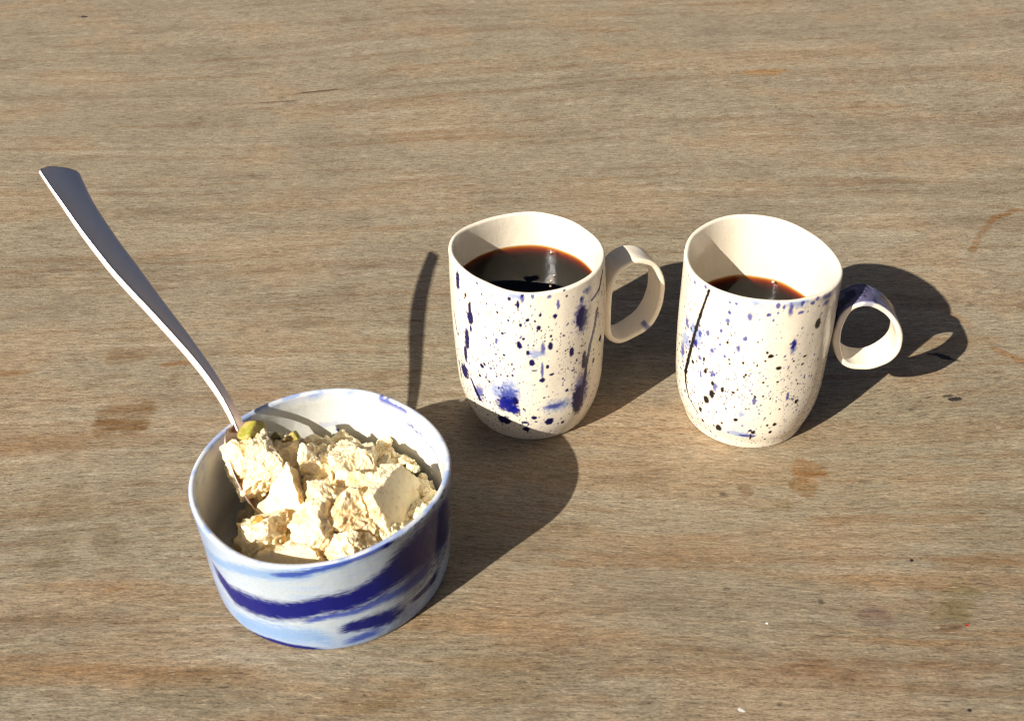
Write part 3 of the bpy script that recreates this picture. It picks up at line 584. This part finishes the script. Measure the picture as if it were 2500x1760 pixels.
def build_coffee(label, c, outer, lean, level, glint_beads, dr):
    root = empty("coffee", (c[0], c[1], level)); tag(root, label, "coffee", "black coffee in the cups")
    po = interp_profile(outer, 60); th = np.linspace(0, 2 * np.pi, 128, endpoint=False)
    zs = np.linspace(.0040, level, 26); rows = [(0.0008, .0040)]
    for z in zs: rows.append((np.interp(z, po[:, 1], po[:, 0]) - .0018 - (.0035 if z < .012 else 0), z))
    # meniscus: surface climbs the wall by under a millimetre
    rw = rows[-1][0] - .0013
    rows[-1] = (rows[-1][0], level + .0009)
    for k in np.linspace(0, 1, 12): rows.append((rw - .0045 * k, level + .0008 * (1 - k) ** 3))
    rows += [(rw * .5, level), (.0008, level)]
    V, F, _, _, _ = lathe([(r, z, 0) for r, z in rows], 128, c[0], c[1], dr, lean, .0986, .0006, 2.0)
    n = len(V); F3 = F.tolist()
    o = mesh_obj("liquid", V, F, COFFEE, root)
    bm = bmesh.new(); bm.from_mesh(o.data); bm.edges.ensure_lookup_table()
    bmesh.ops.holes_fill(bm, edges=[e for e in bm.edges if e.is_boundary], sides=0); bmesh.ops.recalc_face_normals(bm, faces=bm.faces); bm.to_mesh(o.data); bm.free()
    for (x, y, r) in glint_beads:
        bm = bmesh.new(); bmesh.ops.create_uvsphere(bm, u_segments=16, v_segments=10, radius=r)
        for v in bm.verts: v.co.z *= .75
        me = bpy.data.meshes.new("bubble"); bm.to_mesh(me); bm.free()
        for p in me.polygons: p.use_smooth = True
        me.materials.append(GLINT_BEAD); b = bpy.data.objects.new("bubble", me); COL.objects.link(b)
        b.parent = root; b.location = (x - c[0], y - c[1], .0001)
build_coffee("black coffee nearly filling the cup beside the bowl", CUP_A, OUT_A, .0025, .0792, GLINTS_A, four([.9965,-1.0745,-.6971,.0033,.3588,-.159]))
build_coffee("black coffee low inside the cup with the blue-topped handle", CUP_B, OUT_B, .004, .0625, GLINTS_B, four([-.9801,-.5585,.1757,-.6426,.2344,-.3333]))

# ------------------------------------------------------------------ spoon
def mat_steel():
    t = NT("brushed_steel")
    geo = t.n("NewGeometry")
    n = t.noise(t.scalev(geo.outputs["Position"], (300, 300, 300)), 1.0, 4.0, .6)
    b = t.principled(Base_Color=(.84, .68, .58, 1), Metallic=1.0, Roughness=t.mapr(n, .3, .7, .36, .48, False))
    t.put(t.out.inputs[0], b.outputs[0]); return t.m
def build_spoon():
    steel = mat_steel()
    root = empty("steel_spoon", tuple(SPOON[0][0])); tag(root, "stainless steel spoon standing in the halva and leaning out over the bowl rim", "spoon")
    P = np.array([p for p, _, _ in SPOON]); Wd = np.array([w for _, w, _ in SPOON]); Th = np.array([t for _, _, t in SPOON])
    n = 150; A = np.c_[P, Wd, Th]; q = []
    B = np.vstack([2 * A[0] - A[1], A, 2 * A[-1] - A[-2]])
    for k in range(1, len(B) - 2):
        t = np.linspace(0, 1, 22, endpoint=False)[:, None]; a, b, c, d = B[k-1], B[k], B[k+1], B[k+2]
        q.append(.5 * ((2*b) + (-a+c)*t + (2*a-5*b+4*c-d)*t*t + (-a+3*b-3*c+d)*t**3))
    q = np.vstack(q + [A[-1:]]); n = len(q)
    ctr = q[:, :3]; T = np.gradient(ctr, axis=0); T /= np.linalg.norm(T, axis=1)[:, None]
    Wv = np.cross(T, [0, 0, 1.0]); Wv /= np.linalg.norm(Wv, axis=1)[:, None]; Wv *= -1 if Wv[0, 0] < 0 else 1
    N = np.cross(T, Wv); N *= np.where(N[:, 2] < 0, -1, 1)[:, None]
    sl = np.r_[0, np.cumsum(np.linalg.norm(np.diff(ctr, axis=0), axis=1))]
    ph = np.radians(SPOON_TIP_ROLL + (SPOON_ROLL - SPOON_TIP_ROLL) * sstep(0, .07, sl))[:, None]; W2 = Wv * np.cos(ph) - N * np.sin(ph); N2 = N * np.cos(ph) + Wv * np.sin(ph)
    # cross-section: broad, softly hollowed upper face, flat flanks, rounded corners
    m = 72; ang = np.linspace(0, 2 * np.pi, m, endpoint=False)
    ex = .40
    sx = np.sign(np.cos(ang)) * np.abs(np.cos(ang)) ** ex; sy = np.sign(np.sin(ang)) * np.abs(np.sin(ang)) ** ex
    V = np.zeros((n, m, 3)); 
    s = np.r_[0, np.cumsum(np.linalg.norm(np.diff(ctr, axis=0), axis=1))]
    endw = np.sqrt(np.clip(1 - (1 - np.clip((s) / .0035, 0, 1)) ** 2, .0, 1)) * .25 + .75   # rounded tip
    for j in range(m):
        wid = q[:, 3] / 2 * endw; th = q[:, 4] / 2
        bow = -.045 * q[:, 3] * (1 - sx[j] ** 2) * (1 if sy[j] > 0 else -.35)
        V[:, j] = ctr + W2 * (wid * sx[j])[:, None] + N2 * (th * sy[j] + bow)[:, None]
        V[:, j] += T * (.0018 * sx[j] ** 2 * np.clip(1 - s / .006, 0, 1))[:, None]
    i = np.arange(n - 1)[:, None] * m; j = np.arange(m)[None]; j2 = (j + 1) % m
    F = np.stack([i + j, i + j2, i + m + j2, i + m + j], -1).reshape(-1, 4)
    o = mesh_obj("handle", V.reshape(-1, 3), F, steel, root)
    bm = bmesh.new(); bm.from_mesh(o.data)
    bmesh.ops.holes_fill(bm, edges=[e for e in bm.edges if e.is_boundary], sides=0); bmesh.ops.recalc_face_normals(bm, faces=bm.faces); bm.to_mesh(o.data); bm.free()
    # spoon bowl: egg-shaped shallow dish with thickness
    S0 = ctr[-1] - T[-1] * .004; ax = np.array(SPOON_AXIS, float); ax /= np.linalg.norm(ax)
    wv = W2[-1] - ax * (W2[-1] @ ax); wv /= np.linalg.norm(wv); nv = np.cross(wv, ax); nv *= 1 if nv[2] > 0 else -1
    Lb, nu, nvv = .050, 40, 24; us = np.linspace(0, 1, nu); vv = np.linspace(-1, 1, nvv)
    half = .0125 * np.sqrt(np.clip(1 - (2 * np.clip(us, 0, 1) ** .85 - 1) ** 2, 0, 1)) + .0022 * (1 - us)
    top = []; bot = []
    for u, hwid in zip(us, half):
        dep = .0085 * math.sin(math.pi * min(1, u)) ** .8
        for v in vv:
            p = S0 + ax * Lb * u + wv * hwid * v - nv * dep * (1 - v * v)
            top.append(p + nv * .0006); bot.append(p - nv * .0006)
    V = np.vstack([top, bot]); N0 = nu * nvv; F = []
    for a in range(nu - 1):
        for b in range(nvv - 1):
            k = a * nvv + b; F += [(k, k + 1, k + nvv + 1, k + nvv), (N0 + k, N0 + k + nvv, N0 + k + nvv + 1, N0 + k + 1)]
    for a in range(nu - 1):
        for b in (0, nvv - 1): k = a * nvv + b; F.append((k, k + nvv, N0 + k + nvv, N0 + k))
    for b in range(nvv - 1):
        for a in (0, nu - 1): k = a * nvv + b; F.append((k, k + 1, N0 + k + 1, N0 + k))
    o = mesh_obj("spoon_bowl", V, F, steel, root)
    bm = bmesh.new(); bm.from_mesh(o.data); bmesh.ops.recalc_face_normals(bm, faces=bm.faces); bm.to_mesh(o.data); bm.free()
build_spoon()

# ------------------------------------------------------------------ halva
def mat_halva():
    t = NT("crumbled_halva")
    geo = t.n("NewGeometry"); pos = geo.outputs["Position"]
    at = t.n("VertexColor"); at.layer_name = "paint"
    n1 = t.noise(pos, 420.0, 4.0, .65); n2 = t.noise(pos, 1500.0, 3.0, .7)
    c = t.mix(t.mapr(n1, .48, .72, 0, .45), at.outputs[0], srgb(196, 162, 108))
    bp = t.n("Bump"); bp.inputs["Strength"].default_value = .4; bp.inputs["Distance"].default_value = .0005
    t.put(bp.inputs["Height"], t.math('ADD', n1, t.math('MULTIPLY', n2, .5)))
    b = t.principled(Base_Color=c, Roughness=.72, Normal=bp.outputs[0])
    b.inputs["Subsurface Weight"].default_value = .35; b.inputs["Subsurface Radius"].default_value = (1, .72, .38); b.inputs["Subsurface Scale"].default_value = .0022
    b.inputs["Specular IOR Level"].default_value = .25
    t.put(t.out.inputs[0], b.outputs[0]); return t.m
HALVA = mat_halva()
HC = srgb(244, 226, 184)
_ico = {}
def ico(sub):
    if sub not in _ico:
        bm = bmesh.new(); bmesh.ops.create_icosphere(bm, subdivisions=sub, radius=1.0)
        _ico[sub] = (np.array([v.co[:] for v in bm.verts]), np.array([[v.index for v in f.verts] for f in bm.faces])); bm.free()
    return _ico[sub]
def rotm(ax, ay, az):
    return np.array(Matrix.Rotation(az, 3, 'Z') @ Matrix.Rotation(ay, 3, 'Y') @ Matrix.Rotation(ax, 3, 'X'))
def lump(sub, planes, size, crumb, seed, cut=None, cell=320.0):
    """faceted lump: directions limited by planes, then crumbled; cut = index list of planes that stay smooth"""
    D, F = ico(sub); rs = np.random.RandomState(seed)
    if planes is None:
        nrm = rs.normal(size=(11, 3)); nrm /= np.linalg.norm(nrm, axis=1)[:, None]; hs = rs.uniform(.62, .95, 11)
    else:
        nrm = np.array([p[:3] for p in planes], float); nrm /= np.linalg.norm(nrm, axis=1)[:, None]; hs = np.array([p[3] for p in planes])
    dots = D @ nrm.T; r = hs[None] / np.maximum(dots, .08); which = r.argmin(1); r = np.minimum(r.min(1), 1.25)
    P = D * r[:, None] * np.array(size)
    nd = D / np.array(size); nd /= np.linalg.norm(nd, axis=1)[:, None]
    amp = np.full(len(P), 1.0)
    if cut is not None:
        srt = np.sort(hs[None] / np.maximum(dots, .08), axis=1); edge = (srt[:, 1] - srt[:, 0])
        iscut = np.isin(which, cut); amp[iscut] = 1 - (.84 if planes is not None else .40) * sstep(.0, .10, edge[iscut])
    q = P + seed * .731
    ridge = lambda p: 1 - 2 * np.abs(noise(p))
    d = 1.1 * (.5 - cells(q * cell * .34, seed)) + 1.0 * ridge(q * cell * .24) - .5 + .26 * (.5 - cells(q * cell, seed + 5)) + .26 * ridge(q * cell * 1.2 + 3) - .12 + .24 * noise(q * cell * 2.6) + .16 * noise(q * cell * 5.0)
    P = P + nd * (d * crumb * amp)[:, None] + (np.c_[noise(q * cell * 1.3 + 7), noise(q * cell * 1.3 + 13), noise(q * cell * 1.3 + 29)] * (crumb * .45 * amp)[:, None])
    col = np.tile(HC, (len(P), 1))
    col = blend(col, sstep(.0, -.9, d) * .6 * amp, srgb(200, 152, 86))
    col = blend(col, sstep(.3, .8, noise(q * 130)) * .5, srgb(206, 172, 116))
    return P, F, col
def chunk(label, loc, size, rot, seed, planes=None, crumb=.0012, cut=None, sub=7, name="halva_chunk", cell=250.0):
    P, F, col = lump(sub, planes, size, crumb, seed, [0, 3, 6] if planes is None else cut, cell)
    V = P @ rotm(*rot).T
    root_v = V
    me_o = mesh_obj(name, root_v, F, HALVA, None, col, smooth=False); me_o.location = loc
    return tag(me_o, label, "halva", "halva chunks in the bowl")
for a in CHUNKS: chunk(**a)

def build_crumbs():
    rs = np.random.RandomState(21); Vs, Fs, Cs = [], [], []; off = 0
    protos = [lump(4, None, (1, 1, 1), .22, 100 + k, None, 3.2) for k in range(10)]
    tiny = [lump(2, None, (1, 1, 1), .30, 200 + k, None, 2.0) for k in range(8)]
    def mound(x, y):
        dx, dy = (x - BOWL[0]) / .052, (y - BOWL[1]) / .052; rr = math.hypot(dx, dy)
        z = .034 + .008 * math.exp(-((dx - .15) ** 2 + (dy + .0) ** 2) / .35)
        z -= .030 * math.exp(-((dx + .85) ** 2) / .10)                   # hollow on the spoon side
        z -= .004 * max(0, dy) ; return z, rr
    n = 0
    # packed bed
    for k in range(900):
        a, r = rs.uniform(0, 2 * math.pi), .0485 * math.sqrt(rs.rand()); x, y = BOWL[0] + r * math.cos(a), BOWL[1] + r * math.sin(a)
        z, rr = mound(x, y); s = rs.uniform(.0024, .0056) if k < 300 else rs.uniform(.0007, .0018)
        z = max(z, .008); lim = .0505 - s
        if r > lim: continue
        z += rs.uniform(-.006, .0015)
        P, F, c = (protos if s > .0022 else tiny)[rs.randint(8)]
        M = rotm(*rs.uniform(0, 6.28, 3)) @ np.diag(rs.uniform(.6, 1.4, 3) * s)
        Vs.append(P @ M.T + [x, y, z]); Fs.append(F + off); Cs.append(c); off += len(P)
    # loose crumbs lying on the chunks
    for (x, y, z, spread, cnt, smax) in LOOSE:
        for k in range(cnt):
            s = rs.uniform(.0006, smax); P, F, c = tiny[rs.randint(8)]
            M = rotm(*rs.uniform(0, 6.28, 3)) @ np.diag(rs.uniform(.4, 1.4, 3) * s)
            Vs.append(P @ M.T + [x + rs.normal() * spread, y + rs.normal() * spread, z + rs.normal() * .0015]); Fs.append(F + off); Cs.append(c); off += len(P)
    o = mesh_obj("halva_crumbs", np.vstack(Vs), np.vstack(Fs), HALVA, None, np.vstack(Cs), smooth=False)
    tag(o, "loose pale crumbs of halva between and under the larger chunks in the bowl", "halva crumbs", kind="stuff")
build_crumbs()

def mat_nut(name, a, b_):
    t = NT(name); geo = t.n("NewGeometry"); n = t.noise(geo.outputs["Position"], 330.0, 4.0, .6)
    c = t.mix(t.mapr(n, .4, .62), a, b_)
    b = t.principled(Base_Color=c, Roughness=.5); b.inputs["Specular IOR Level"].default_value = .3
    t.put(t.out.inputs[0], b.outputs[0]); return t.m
NUTS = {'green': mat_nut("pistachio", srgb(150, 148, 52), srgb(188, 160, 92)), 'amber': mat_nut("amber_nut", srgb(206, 160, 70), srgb(176, 112, 52)), 'skin': mat_nut("nut_skin", srgb(92, 66, 44), srgb(132, 120, 52))}
for (label, loc, size, rot, kind, seed) in NUT_BITS:
    P, F, col = lump(4, None, size, .0004, seed, None, 500)
    o = mesh_obj("pistachio_piece", P @ rotm(*rot).T, F, NUTS[kind], None); o.location = loc
    tag(o, label, "nut", "nut pieces in the halva")
